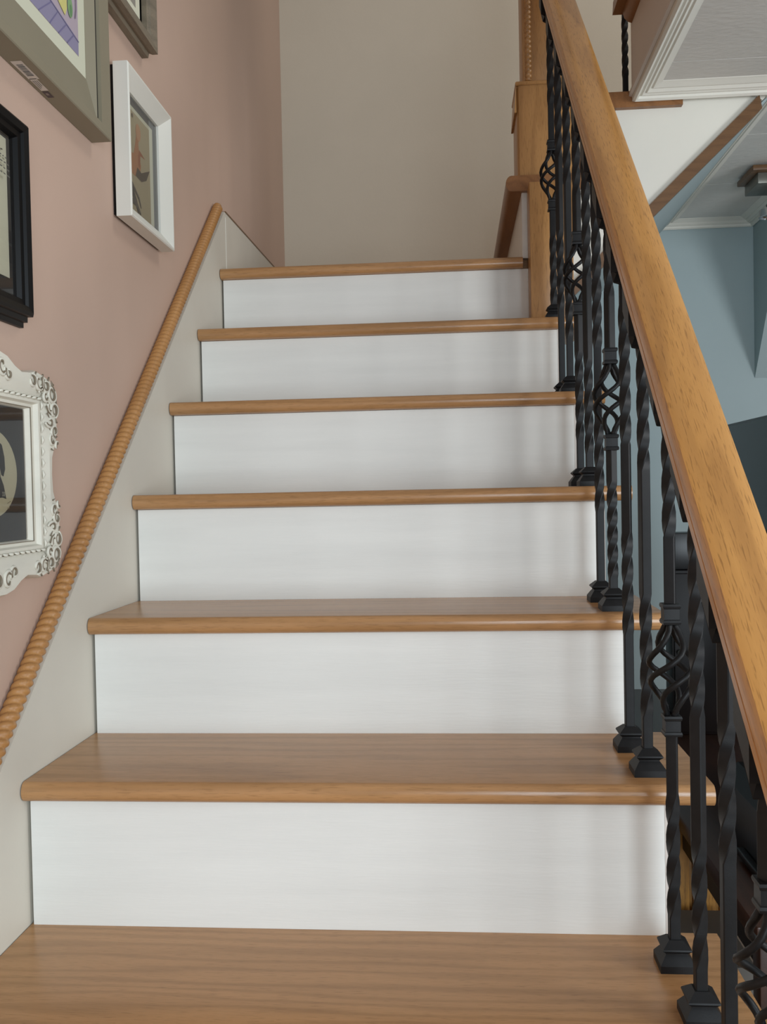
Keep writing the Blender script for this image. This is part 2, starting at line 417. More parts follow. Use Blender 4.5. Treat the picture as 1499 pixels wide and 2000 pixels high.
SHOE = square_rings([(0.0205, 0), (0.0205, 0.0085), (0.0150, 0.0165), (0.0128, 0.0190), (0.0128, 0.0205), (0.0170, 0.0245), (0.0165, 0.0262), (0.0080, 0.0340)])
TOPS = square_rings([(0.0080, -0.060), (0.0160, -0.0520), (0.0170, -0.0500), (0.0130, -0.0450), (0.0118, -0.0425), (0.0130, -0.0400), (0.0185, -0.0345), (0.0205, -0.0335), (0.0205, -0.001)], SLOPE)
COLLAR = square_rings([(0.0075, -0.0125), (0.0098, -0.0120), (0.0105, -0.0095), (0.0098, -0.0070), (0.0088, -0.0062), (0.0088, 0.0062), (0.0098, 0.0070), (0.0105, 0.0095), (0.0098, 0.0120), (0.0075, 0.0125)])
def basket_bar_mesh(h):
    """One rod of the basket, spiralling out and back over height h."""
    bm = bmesh.new(); pts = []; n = 22
    for i in range(n+1):
        s = i/n; r = 0.0045+0.0212*math.sin(PI*s)**1.2; a = -PI/4+1.30*PI*(s-0.5)+0.85*PI*math.sin(2*PI*(s-0.5))/(2*PI)
        pts.append((r*math.cos(a), r*math.sin(a), (s-0.5)*h))
    tube_bm(bm, pts, 0.0036, 8)
    return from_bm(bm, True)
BBAR = basket_bar_mesh(0.112)
def sub(name, me, parent, m):
    o = bpy.data.objects.new(name, me); COL.objects.link(o)
    if not me.materials: me.materials.append(M_IRON)
    o.parent = parent; o.matrix_parent_inverse = WORLD[parent.name].inverted(); o.matrix_basis = m
    ORIGIN[o.name] = Vector((0, 0, 0)); return o
T = Matrix.Translation
def baluster(x, y, zb, zt, twists, basket=None, parent=rail, top=True, label=None):
    gap = (basket-0.062, basket+0.062) if basket else None
    me = shaft_mesh(zb+0.003, zt-0.001+(0.004 if top else 0), twists, gap)
    me.transform(T((0, 0, -zb)))
    b = link('baluster', me, M_IRON, parent); place(b, T((x, y, zb)))
    if label: b['label'] = label
    sub('shoe', SHOE, b, T((x, y, zb)))
    if top: sub('top_shoe', TOPS, b, T((x, y, zt-0.008)))
    if basket:
        for k in range(4): sub('basket_rod', BBAR, b, T((x, y, basket)) @ Matrix.Rotation(k*PI/2, 4, 'Z'))
        for s in (-1, 1): sub('collar', COLLAR, b, T((x, y, basket+s*0.066)))
    return b
YBAL = lambda k: -0.077+(k-3)*0.1111
XBAL = {0: 0.8210, 1: 0.8205, 2: 0.8222, 3: 0.8206, 4: 0.8145, 5: 0.8123, 6: 0.8108, 7: 0.8092, 8: 0.8095, 9: 0.8085, 10: 0.8055, 11: 0.8025, 12: 0.7998}
BASK = {0: 0.168, 3: 0.354, 6: 0.705, 9: 0.975, 12: 1.272}
QUART = 0.155
ITW = {1: [(0.215, 0.350, 1)], 2: [(0.056, 0.194, 1), (0.325, 0.560, 1.7)], 4: [(0.270, 0.431, 1.2), (0.591, 0.76, 1.25)],
       5: [(0.360, 0.506, 1.05), (0.63, 0.83, 1.45)], 7: [(0.529, 0.68, 1.1), (0.80, 1.02, 1.6)], 8: [(0.63, 0.80, 1.25), (0.94, 1.15, 1.5)],
       10: [(0.87, 1.03, 1.2), (1.18, 1.36, 1.3)], 11: [(0.95, 1.12, 1.2), (1.27, 1.45, 1.3)],
       0: [(-0.13, 0.00, 1), (0.30, 0.37, 0.5)], 3: [(0.059, 0.206, 1.05), (0.510, 0.67, 1.2)], 6: [(0.430, 0.580, 1.1), (0.86, 1.0, 1.05)],
       9: [(0.66, 0.83, 1.2), (1.12, 1.28, 1.2)], 12: [(0.985, 1.140, 1.15), (1.43, 1.60, 1.25)]}
ITW = {k: [(a, b, (b-a)/(0.112 if (k == 6 and a < 0.5) else QUART)) for a, b, t in v] for k, v in ITW.items()}
STEP = {0: -1, 1: -1, 2: 0, 3: 0, 4: 1, 5: 1, 6: 2, 7: 2, 8: 3, 9: 3, 10: 4, 11: 4, 12: 5}
for k in range(12, -1, -1):
    y = YBAL(k); zb = TZ[STEP[k]] if STEP[k] >= 0 else 0.19*STEP[k]
    baluster(XBAL[k], y, zb, RAILZ(y), ITW[k], BASK.get(k), label='black iron baluster with a spiral basket' if k in BASK else None)
for k in range(-1, -4, -1):                                          # carry on down the flight, mostly outside the frame
    y = YBAL(k); st = -2 if k > -3 else -3
    baluster(0.822, y, 0.19*st, RAILZ(y), [(0.19*st+0.06, 0.19*st+0.2, 1), (0.19*st+0.33, 0.19*st+0.5, 1.2)], None)

# ------------------------------------------------------------------ newel posts
nl = thing('newel_post', (0.80, 1.07, TZ[5]), 'short plain oak newel post under the first tread of the upper flight', 'post')
box('post_shaft', 0.7585, 0.8600, 1.036, 1.1045, TZ[5], 1.2985, M_POST, nl, 0.002, 2)
nu = thing('newel_post', (0.80, 1.19, 1.336), 'tall oak newel post with boxed base and rope carving on the landing corner', 'post')
bm = bmesh.new(); bm_box(bm, 0.738, 0.873, 1.121, 1.256, 1.3365, 1.562)
es = [e for e in bm.edges if abs(e.verts[0].co.z-e.verts[1].co.z) > 0.05]
bmesh.ops.bevel(bm, geom=es, offset=0.011, segments=3, affect='EDGES', profile=0.5)
link('base_block', auto_smooth(from_bm(bm), 25), M_POST, nu)
def frustum(name, cx, cy, rings, mat, parent):
    bm = bmesh.new(); rr = []
    for h, z in rings: rr.append([bm.verts.new((cx+sx*h, cy+sy*h, z)) for sx, sy in ((-1, -1), (1, -1), (1, 1), (-1, 1))])
    for a, b in zip(rr, rr[1:]):
        for k in range(4): bm.faces.new((a[k], a[(k+1) % 4], b[(k+1) % 4], b[k]))
    bm.faces.new(rr[0][::-1]); bm.faces.new(rr[-1])
    return link(name, from_bm(bm), mat, parent)
frustum('base_cap', 0.8055, 1.1885, [(0.0680, 1.5625), (0.0700, 1.5650), (0.0700, 1.5690), (0.0670, 1.5725), (0.0600, 1.5740)], M_POST, nu)
# side skirts of the cap, flaring down the flanks of the block
for s in (-1, 1):
    x = 0.8055+s*0.0675
    prism('cap_skirt', [(x, 1.56), (x+s*0.001, 1.56), (x+s*0.0055, 1.497), (x, 1.497)], 'y', 1.121, 1.256, M_POST, nu, smooth=False)
box('post_shaft', 0.7555, 0.8615, 1.1355, 1.2415, 1.574, 3.0, M_POST, nu, 0.003, 2)
rp = link('rope_carving', rope_mesh(1.35, 0.0090, 0.0120, 2, 12, 6), M_POST, nu); place(rp, along((0.7695, 1.1365, 1.578), (0.7695, 1.1365, 2.92)))

# ------------------------------------------------------------------ upper flight, turning right from the landing
upst = thing('upper_staircase', (0.95, 1.6, TZ[6]), 'upper stair flight with white side wall and oak treads turning right from the landing', 'staircase')
def xtread(xn, xb, zt, y0, y1, th=0.038):
    pr = [(xb, zt-th), (xb, zt)]; r = th/2; n = 9
    for i in range(n+1):
        a = PI/2+PI*i/n; pr.append((xn+r*0.75+r*0.75*math.cos(a), zt-r+r*math.sin(a)))
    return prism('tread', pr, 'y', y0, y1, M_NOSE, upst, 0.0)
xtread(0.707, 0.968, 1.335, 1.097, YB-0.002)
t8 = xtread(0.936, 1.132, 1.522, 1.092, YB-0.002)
box('riser', 0.746, 0.760, 1.112, YB-0.001, TZ[6]+0.0005, 1.2995, M_RISER, upst)
box('riser', 0.962, 0.976, 1.112, YB-0.001, 1.3355, 1.4865, M_RISER, upst)
box('riser', 1.120, 1.134, 1.122, YB-0.001, 1.5225, 1.70, M_RISER, upst)
face = [(0.853, DIAG(0.853)), (1.311, DIAG(1.311)), (1.42, DIAG(1.42)), (1.42, 1.75), (1.121, 1.75), (1.121, 1.4865), (0.975, 1.4865), (0.975, 1.2995), (0.853, 1.2995)]
prism('side_wall', face, 'y', 1.108, 1.120, M_WHITE, upst, smooth=False)
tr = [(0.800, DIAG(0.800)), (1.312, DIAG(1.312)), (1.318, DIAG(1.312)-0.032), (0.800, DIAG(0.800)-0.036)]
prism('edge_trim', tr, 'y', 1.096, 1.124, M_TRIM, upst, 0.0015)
sof = [(0.800, DIAG(0.80)-0.032), (1.30, DIAG(1.30)-0.029), (1.345, DIAG(1.345)-0.027), (1.345, DIAG(1.345)-0.0205), (0.800, DIAG(0.80)-0.0205)]
struct(prism('ceiling_sloping', sof, 'y', 1.125, YF-0.001, M_BLUE, smooth=False), 'grey blue sloping underside of the upper stair flight')
# wall that closes the space under the landing
struct(box('wall_landing_side', 0.800, 0.815, 1.118, YF-0.001, ZF, TZ[6]-TT-0.001, M_BLUE), 'blue side wall under the landing')
# lone baluster of the upper railing
ub = thing('baluster', (1.0135, 1.14, 1.522), 'single black twisted baluster standing on the upper oak tread', 'baluster')
me = shaft_mesh(1.525, 2.3, [(1.575, 1.72, 1.25), (1.85, 2.0, 1.2)]); link('shaft', me, M_IRON, ub).matrix_basis = T((1.0055, 1.137, 0))
for o in ub.children: WORLD[o.name] = o.matrix_basis
s_ = link('shoe', SHOE.copy(), M_IRON, ub); place(s_, T((1.0055, 1.137, 1.5222)) @ Matrix.Scale(0.55, 4))

# ------------------------------------------------------------------ pictures on the pink wall
def frame_mesh(ya, yb, za, zb, prof):
    """Mitred picture frame on the wall: prof = closed list of (inset from the outer edge, x)."""
    bm = bmesh.new(); rings = []
    for p in prof:
        u, v, x = p if len(p) == 3 else (p[0], p[0], p[1])
        rings.append([bm.verts.new((x, y, z)) for y, z in ((ya+u, za+v), (yb-u, za+v), (yb-u, zb-v), (ya+u, zb-v))])
    n = len(prof)
    for i in range(n):
        a, b = rings[i], rings[(i+1) % n]
        for k in range(4): bm.faces.new((a[k], a[(k+1) % 4], b[(k+1) % 4], b[k]))
    return from_bm(bm)
def pane(name, x, ya, yb, za, zb, mat, parent):
    bm = bmesh.new(); bm.faces.new([bm.verts.new((x, y, z)) for y, z in ((ya, za), (yb, za), (yb, zb), (ya, zb))])
    return link(name, from_bm(bm), mat, parent)
def sheet(name, x, ya, yb, za, zb, mat, parent, th=0.001):
    return box(name, x-th, x, ya, yb, za, zb, mat, parent)
FLAT = {}
def flat_mat(rgb):
    if rgb not in FLAT: FLAT[rgb] = plain('print_ink_%d' % len(FLAT), rgb, 0.8)
    return FLAT[rgb]
def flat_print(name, x, polys, parent, step=0.00012):
    """Printed picture: flat patches of ink on the sheet, one mesh."""
    me = bpy.data.meshes.new(name); verts, faces, idx, mats = [], [], [], []
    for j, (rgb, pts) in enumerate(polys):
        m = flat_mat(rgb)
        if m not in mats: mats.append(m)
        s = len(verts); verts += [(x+step*(j+1), y, z) for y, z in pts]; faces.append(list(range(s, s+len(pts)))); idx.append(mats.index(m))
    me.from_pydata(verts, [], faces)
    for m in mats: me.materials.append(m)
    for p, i in zip(me.polygons, idx): p.material_index = i
    o = bpy.data.objects.new(name, me); COL.objects.link(o); ORIGIN[o.name] = Vector((0, 0, 0))
    o.parent = parent; o.matrix_parent_inverse = parent_inv(parent); return o
def ell(cy, cz, a, b, n=24, rot=0.0):
    c, s = math.cos(rot), math.sin(rot)
    return [(cy+a*math.cos(2*PI*i/n)*c-b*math.sin(2*PI*i/n)*s, cz+a*math.cos(2*PI*i/n)*s+b*math.sin(2*PI*i/n)*c) for i in range(n)]
def stroke(pts, wd):
    """Thin brush stroke through points, as one polygon."""
    l, r = [], []
    for i, p in enumerate(pts):
        a, b = pts[max(i-1, 0)], pts[min(i+1, len(pts)-1)]
        d = math.hypot(b[0]-a[0], b[1]-a[1]) or 1; nx, nz = -(b[1]-a[1])/d, (b[0]-a[0])/d
        k = wd[i] if isinstance(wd, (list, tuple)) else wd
        l.append((p[0]+nx*k, p[1]+nz*k)); r.append((p[0]-nx*k, p[1]-nz*k))
    return l+r[::-1]

# large olive grey box frame
gy0, gy1, gz0, gz1 = -0.22, 0.3492, 1.1727, 1.72
g = thing('picture_frame', (XW, 0.06, 1.1727), 'large deep olive grey box frame with a barcode sticker underneath, top left', 'picture frame')
prof = [(0.0, XW+0.0005), (0.0, -0.001), (0.0015, 0.0007), (0.044, 0.015, 0.0012), (0.0441, 0.0152, -0.0230), (0.0464, 0.0162, -0.0230), (0.0466, 0.0163, -0.0055), (0.059, 0.080, -0.0178), (0.059, 0.080, -0.026), (0.02, -0.026), (0.02, XW+0.0005)]
link('frame', frame_mesh(gy0, gy1, gz0, gz1, prof), M_GREYFRAME, g)
o = link('gap_shade_strip', frame_mesh(gy0, gy1, gz0, gz1, [(0.0443, 0.0153, -0.0050), (0.0443, 0.0153, -0.0225), (0.0463, 0.0161, -0.0225), (0.0463, 0.0161, -0.0062)]), M_BLACK, g); o['label'] = 'black strip painted in for the shade between the outer and inner frame'  # black liner stands in for the shade inside the groove
sheet('mat_board', -0.0185, gy0+0.05, gy1-0.05, gz0+0.07, gz1-0.07, M_MAT, g)
ay1, az0 = 0.263, 1.2765
sheet('print', -0.0181, -0.12, ay1, az0, 1.62, plain('lavender_print', (176, 162, 172), 0.8), g, 0.0004)
polys = []
def band(y, lo, hi): return None
path = [(-0.12, 1.2768), (0.0868, 1.2768), (0.262, 1.2768), (0.2630, 1.2990), (0.1613, 1.3125), (-0.12, 1.352)]
polys.append(((140, 134, 160), path))
for y, z, y2, z2 in ((0.02, 1.277, 0.07, 1.323), (0.072, 1.277, 0.118, 1.317), (0.1202, 1.277, 0.1642, 1.3115), (0.1572, 1.277, 0.1860, 1.308), (0.1871, 1.277, 0.2164, 1.304), (0.2180, 1.277, 0.2440, 1.301)):
    polys.append(((116, 110, 146), stroke([(y, z), (y2, z2)], 0.0010)))
polys.append(((116, 110, 146), stroke([(-0.12, 1.352), (0.1613, 1.3125), (0.2630, 1.2990)], 0.0010)))
polys.append(((206, 198, 124), [(0.178, 1.335), (0.1887, 1.325), (0.2116, 1.3156), (0.2191, 1.330), (0.2195, 1.42), (0.180, 1.42)]))
polys.append(((224, 218, 144), [(0.190, 1.332), (0.198, 1.328), (0.206, 1.42), (0.190, 1.42)]))
polys.append(((126, 160, 112), ell(0.2310, 1.3385, 0.0095, 0.0165)))
polys.append(((100, 138, 94), ell(0.2335, 1.3340, 0.0045, 0.0095)))
polys.append(((132, 110, 136), stroke([(0.2500, 1.330), (0.2537, 1.3451), (0.2545, 1.372)], 0.0014)))
flat_print('drawing', -0.0180, polys, g)
# sticker under the bottom edge
st = sheet('barcode_sticker', 0, 0, 1, 0, 1, M_LABEL, g)
st.data.clear_geometry()
def under(y, x, y2, x2, z=gz0): return [(x, y, z), (x, y2, z), (x2, y2, z), (x2, y, z)]
vv, ff, mi = [], [], []
def add_under(ya, yb, xa, xb, m, lift):
    s = len(vv); vv.extend([(xa, ya, gz0-lift), (xb, ya, gz0-lift), (xb, yb, gz0-lift), (xa, yb, gz0-lift)]); ff.append((s, s+1, s+2, s+3)); mi.append(m)
add_under(0.052, 0.108, -0.0295, -0.0135, 0, 0.0003)
add_under(0.106, 0.146, -0.0285, -0.0175, 0, 0.0003)
yb_ = 0.062
for i, wd in enumerate([2, 1, 3, 1, 2, 1, 1, 3, 2, 1, 2, 3]):
    add_under(yb_, yb_+0.0009*wd, -0.026, -0.0165, 1, 0.0006); yb_ += 0.0009*wd+0.0014
for i in range(3): add_under(0.112, 0.14-0.005*i, -0.0265+0.003*i, -0.0255+0.003*i, 1, 0.0006)
add_under(0.148, 0.170, -0.029, -0.0195, 2, 0.0003); add_under(0.154, 0.161, -0.0265, -0.0225, 3, 0.0006)
me = bpy.data.meshes.new('barcode_sticker'); me.from_pydata(vv, [], ff)
for m in (M_LABEL, M_GREYSPACER, flat_mat((92, 80, 80)), flat_mat((150, 138, 132))): me.materials.append(m)
for p, i in zip(me.polygons, mi): p.material_index = i
st.data = me; st['label'] = 'white barcode sticker'

# white box frame with a watercolour
wy0, wy1, wz0, wz1 = 0.440, 0.692, 1.076, 1.352
wf = thing('picture_frame', (XW, 0.56, 1.076), 'small white frame holding an orange animal watercolour', 'picture frame')
prof = [(0.0, XW+0.0065), (0.0, -0.002), (0.002, 0.0), (0.005, 0.0), (0.030, -0.019), (0.030, -0.027), (0.006, -0.027), (0.006, XW+0.0065)]
link('frame', frame_mesh(wy0, wy1, wz0, wz1, prof), M_WHITEFRAME, wf)
box('backing', XW+0.0004, XW+0.0075, wy0+0.004, wy1-0.004, wz0+0.004, wz1-0.004, M_BLACK, wf)
sheet('spacer', -0.0265, wy0+0.028, wy1-0.028, wz0+0.028, wz1-0.028, M_GREYSPACER, wf)
sheet('paper', -0.0262, wy0+0.028, wy1-0.048, wz0+0.034, wz1-0.044, M_MAT, wf, 0.0003)
sheet('print', -0.0259, wy0+0.028, wy1-0.068, wz0+0.036, wz1-0.052, plain('tan_watercolour_paper', (176, 166, 138), 0.8), wf, 0.0003)
q = []
B = lambda u, v: (0.468+0.156*u, 1.112+0.188*v)
q.append(((178, 132, 98), [B(*p) for p in ((0.02, .40), (0.1, .36), (.45, .36), (.62, .42), (.66, .52), (.60, .60), (.58, .74), (.66, .80), (.60, .86), (.52, .82), (.46, .68), (.40, .58), (.2, .54), (.05, .52))]))
q.append(((160, 106, 80), [B(*p) for p in ((.56, .50), (.62, .48), (.64, .62), (.82, .63), (.60, .67), (.56, .60))]))
q.append(((188, 150, 118), ell(*B(.58, .84), 0.014, 0.016)))
q.append(((92, 84, 74), [B(*p) for p in ((.45, .37), (.52, .47), (.66, .45), (.98, .56), (.84, .42), (.66, .36))]))
q.append(((92, 90, 86), stroke([B(.25, .34), B(.24, .24), B(.45, .10), B(.52, .0)], [0.006, 0.009, 0.006, 0.002])))
q.append(((104, 100, 94), stroke([B(.3, .26), B(.55, .16), B(.62, .08)], [0.004, 0.003, 0.002])))
q.append(((98, 96, 90), stroke([B(.15, .08), B(.45, .09), B(.6, .01)], [0.004, 0.006, 0.002])))
q.append(((130, 120, 108), ell(*B(.38, .95), 0.004, 0.004)))
flat_print('watercolour', -0.0258, q, wf)
pane('glass', -0.0235, wy0+0.029, wy1-0.029, wz0+0.029, wz1-0.029, M_GLASS, wf)

# weathered wood frame cut by the top of the picture
ty0, ty1, tz0, tz1 = 0.375, 0.616, 1.444, 1.75
tf = thing('picture_frame', (XW, 0.49, 1.437), 'weathered grey brown wooden frame above the small white frame', 'picture frame')
prof = [(-0.004, XW+0.0005), (-0.004, -0.022), (0.002, -0.018), (0.0, -0.012), (0.0, -0.001), (0.004, 0.0), (0.024, -0.006), (0.026, -0.010), (0.030, -0.012), (0.030, -0.022), (0.01, -0.022), (0.01, XW+0.0005)]
link('frame', frame_mesh(ty0, ty1, tz0, tz1, prof), M_WEATHER, tf)
sheet('backing', -0.024, ty0+0.025, ty1-0.025, tz0+0.025, tz1-0.025, M_BLACK, tf)
sheet('mat_board', -0.0236, ty0+0.025, ty1-0.036, tz0+0.034, tz1-0.034, M_PAPER, tf, 0.0004)
sheet('print', -0.0232, ty0+0.04, ty1-0.060, tz0+0.062, tz1-0.05, plain('grey_photo_print', (146, 140, 128), 0.8), tf, 0.0004)

# black frame at the left edge
by0, by1, bz0, bz1 = -0.24, 0.0565, 0.822, 1.084
bf = thing('picture_frame', (XW, -0.09, 0.822), 'stepped black frame with a wide black mat around a white page, left edge', 'picture frame')
prof = [(-0.012, XW+0.0005), (-0.012, -0.029), (-0.006, -0.026), (-0.006, -0.020), (0.0, -0.017), (0.0, -0.009), (0.004, -0.006), (0.012, -0.009), (0.014, -0.013), (0.021, -0.014), (0.024, -0.020), (0.027, -0.024), (0.01, -0.027), (0.01, XW+0.0005)]
link('frame', frame_mesh(by0, by1, bz0, bz1, prof), M_BLACK, bf)
sheet('mat_board', -0.0232, by0+0.022, by1-0.022, bz0+0.022, bz1-0.022, M_DARKGREY, bf)
sheet('page', -0.0226, by0+0.06, by1-0.0372, bz0+0.046, bz1-0.030, M_PAPER, bf, 0.0006)
q = []
random.seed(3)
for r_ in range(5):
    z = 1.034-0.009*r_; y = -0.16
    while y < 0.008:
        l_ = random.uniform(0.003, 0.009)
        q.append(((92, 90, 82), stroke([(y, z), (y+l_, z+random.uniform(-0.001, 0.001))], 0.0009))); y += l_+0.003
flat_print('lettering', -0.0226, q, bf)
pane('glass', -0.0200, by0+0.024, by1-0.024, bz0+0.024, bz1-0.024, M_GLASS, bf)

# ornate white frame with an oval cameo
of = thing('picture_frame', (XW, -0.05, 0.46), 'ornate antiqued white frame with scrolled corners around an oval silhouette cameo', 'picture frame')
oc, oz = -0.045, 0.605                                             # centre of the frame on the wall
HWo, HHo = 0.158, 0.140
def outline(t):
    """Outer edge of the frame (scalloped), parameter 0..1 around."""
    pts = [(HWo, 0), (HWo+0.002, 0.025), (HWo+0.016, 0.052), (HWo+0.020, 0.075), (HWo+0.016, 0.105), (HWo+0.012, 0.125), (HWo+0.002, 0.137),
           (HWo-0.02, 0.142), (HWo-0.045, 0.146), (HWo-0.062, 0.142), (HWo-0.085, 0.140), (HWo-0.105, 0.146), (HWo-0.125, 0.156), (0.012, 0.160), (0, 0.160)]
    full = pts+[(-a, b) for a, b in pts[-2::-1]]
    full = full+[(a, -b) for a, b in full[-2:0:-1]]
    return full
OUT = outline(0)
def inner_ring(hw, hh):
    """Rectangle sampled with the same number of points as the outline, by angle."""
    res = []
    for a, b in OUT:
        k = max(abs(a)/(HWo+0.016), abs(b)/0.142); a2, b2 = a/k/(HWo+0.016), b/k/0.142
        res.append((a2*hw, b2*hh))
    # snap the nearest point to each corner
    for sx in (-1, 1):
        for sz in (-1, 1):
            j = min(range(len(res)), key=lambda i: (res[i][0]-sx*hw)**2+(res[i][1]-sz*hh)**2); res[j] = (sx*hw, sz*hh)
    return res
bm = bmesh.new()
IO = (0.104, 0.0905)
layers = [([(a, b) for a, b in OUT], XW+0.0005), ([(a, b) for a, b in OUT], -0.018), ([(a*0.985, b*0.985) for a, b in OUT], -0.013),
          (inner_ring(0.147, 0.122), -0.012), (inner_ring(0.133, 0.108), -0.019), (inner_ring(0.129, 0.1045), -0.016), (inner_ring(0.123, 0.1005), -0.016), (inner_ring(0.119, 0.098), -0.022),
          (inner_ring(0.113, 0.094), -0.022), (inner_ring(*IO), -0.029), (inner_ring(*IO), XW+0.0005)]
rings = [[bm.verts.new((x, oc+a, oz+b)) for a, b in ring] for ring, x in layers]
nn = len(OUT)
for i in range(len(rings)):
    a, b = rings[i], rings[(i+1) % len(rings)]
    for k in range(nn): bm.faces.new((a[k], a[(k+1) % nn], b[(k+1) % nn], b[k]))
link('frame', auto_smooth(from_bm(bm), 30), M_ORNATE, of)
# beaded lip around the opening
bm = bmesh.new()
for s in (-1, 1):
    for i in range(13):
        z = oz-0.098+0.196*i/12; tube_bm(bm, [(-0.0155, oc+s*0.131, z-0.006), (-0.0145, oc+s*0.1325, z), (-0.0155, oc+s*0.131, z+0.006)], [0.0008, 0.0026, 0.0008], 6)
    for i in range(17):
        y = oc-0.126+0.252*i/16; tube_bm(bm, [(-0.0155, y-0.006, oz+s*0.106), (-0.0145, y, oz+s*0.1075), (-0.0155, y+0.006, oz+s*0.106)], [0.0008, 0.0026, 0.0008], 6)
tag(link('beading', from_bm(bm, True), M_ORNATE, of), kind='stuff')
for hw_, hh_, x_ in ((0.1340, 0.1092, -0.0182), (0.1125, 0.0940, -0.0216)):
    o = link('glaze_line', frame_mesh(oc-hw_, oc+hw_, oz-hh_, oz+hh_, [(0, x_-0.001), (0, x_), (0.0011, x_), (0.0011, x_-0.001)]), M_GLAZE, of); o['label'] = 'brown antique glaze line'
# acanthus scrolls: raised white scrolls with brown glaze in the hollows beside them
SCROLLS = []
def scroll(cy, cz, r, a0, turns, tail=0.0, ta=0.0):
    pts = []; r *= 1.3; turns *= 0.85
    for i in range(15):
        s = i/14; rr = r*(0.40+0.60*s); a = a0+turns*2*PI*s
        pts.append((cy+rr*math.cos(a), cz+rr*math.sin(a)))
    if tail:
        a = a0+turns*2*PI; ex, ez = pts[-1]; sgn = 1 if turns > 0 else -1
        for i in range(1, 5):
            pts.append((ex+tail*i/4*math.cos(a+sgn*PI/2+ta*i/4), ez+tail*i/4*math.sin(a+sgn*PI/2+ta*i/4)))
    return pts
corner = [scroll(0.158, 0.118, 0.011, 0.3, 1.0, 0.016, 0.8), scroll(0.140, 0.128, 0.009, 2.0, -0.9, 0.014, -0.6), scroll(0.118, 0.130, 0.010, 1.0, 0.9, 0.016, 0.5), scroll(0.098, 0.130, 0.008, 2.6, 0.8, 0.010, 0.6),
          scroll(0.164, 0.092, 0.010, -1.0, -0.9, 0.016, -0.8), scroll(0.150, 0.098, 0.007, 1.6, 0.8), scroll(0.164, 0.062, 0.0085, -1.2, 0.9, 0.012, 0.8), scroll(0.156, 0.050, 0.007, 0.5, -0.8, 0.010, -0.6),
          scroll(0.138, 0.112, 0.006, 0.6, 0.8, 0.010, 0.5), scroll(0.150, 0.076, 0.006, 2.2, -0.7, 0.016, -0.4), scroll(0.172, 0.044, 0.005, 0.0, 0.8), scroll(0.126, 0.118, 0.006, -0.6, 0.8)]
LEAF = [[(0.168, 0.122), (0.162, 0.128), (0.157, 0.136)], [(0.164, 0.130), (0.158, 0.135)], [(0.150, 0.140), (0.146, 0.133), (0.150, 0.124)], [(0.131, 0.142), (0.128, 0.134), (0.131, 0.127)],
        [(0.110, 0.143), (0.107, 0.137)], [(0.147, 0.118), (0.150, 0.110), (0.157, 0.106)], [(0.142, 0.106), (0.147, 0.100)], [(0.140, 0.098), (0.146, 0.090), (0.155, 0.086)], [(0.142, 0.088), (0.148, 0.082)],
        [(0.172, 0.104), (0.170, 0.110), (0.165, 0.112)], [(0.173, 0.076), (0.169, 0.082)], [(0.145, 0.070), (0.150, 0.064)], [(0.150, 0.058), (0.152, 0.050), (0.158, 0.042)], [(0.171, 0.056), (0.167, 0.053)], [(0.152, 0.037), (0.159, 0.035)]]
center = [scroll(0.014, 0.140, 0.010, 0.2, 0.9, 0.012, 0.6), scroll(0.030, 0.132, 0.008, 1.4, -0.8, 0.010, -0.5)]
for sy in (-1, 1):
    for sz in (-1, 1):
        up_, gl = bmesh.new(), bmesh.new()
        for sc in corner+center:
            P = [(-0.0118, oc+sy*a, oz+sz*b) for a, b in sc]; n = len(P)
            tube_bm(up_, P, [0.0009+0.0015*min(1, i/4)*min(1, (n-i)/4) for i in range(n)], 6, axis=(1, 0, 0))
            cy_ = sum(p[0] for p in sc[:15])/15; cz_ = sum(p[1] for p in sc[:15])/15
            G = [(-0.0108, oc+sy*(cy_+(a-cy_)*0.76), oz+sz*(cz_+(b-cz_)*0.76)) for a, b in sc]
            tube_bm(gl, G, [0.0004+0.0012*min(1, i/4)*min(1, (n-i)/4) for i in range(n)], 6, axis=(1, 0, 0))
        for lf in LEAF:
            n = len(lf); tube_bm(gl, [(-0.0112, oc+sy*a, oz+sz*b) for a, b in lf], [0.0013]*(n-1)+[0.0004], 6, axis=(1, 0, 0))
        tag(link('scrollwork', from_bm(up_, True), M_ORNATE, of), kind='stuff')
        o = link('scroll_hollow', from_bm(gl, True), M_GLAZE, of); o['kind'] = 'stuff'; o['label'] = 'brown antique glaze in the hollows of the scrolls'
sheet('mat_board', -0.0295, oc-0.112, oc+0.112, oz-0.093, oz+0.093, M_DARKGREY, of)
q = [((204, 198, 168), ell(oc+0.015, oz, 0.067, 0.058, 40))]
sx0 = oc+0.018
head = [(sx0-0.018, oz+0.010), (sx0-0.022, oz+0.026), (sx0-0.012, oz+0.042), (sx0+0.008, oz+0.046), (sx0+0.024, oz+0.038), (sx0+0.030, oz+0.022), (sx0+0.031, oz+0.006), (sx0+0.026, oz-0.004), (sx0+0.020, oz-0.002), (sx0+0.016, oz+0.010), (sx0+0.018, oz-0.004), (sx0+0.026, oz-0.016), (sx0+0.032, oz-0.034), (sx0+0.022, oz-0.032), (sx0-0.016, oz-0.034), (sx0-0.010, oz-0.014), (sx0-0.018, oz-0.010), (sx0-0.022, oz-0.002)]
q.append(((34, 33, 32), head))
q.append(((150, 144, 120), stroke([(sx0+0.034, oz-0.040), (sx0+0.044, oz-0.037)], 0.0006)))
q.append(((150, 144, 120), stroke([(sx0+0.034, oz-0.046), (sx0+0.038, oz-0.047), (sx0+0.040, oz-0.043)], 0.0006)))
flat_print('silhouette_print', -0.0295, q, of)
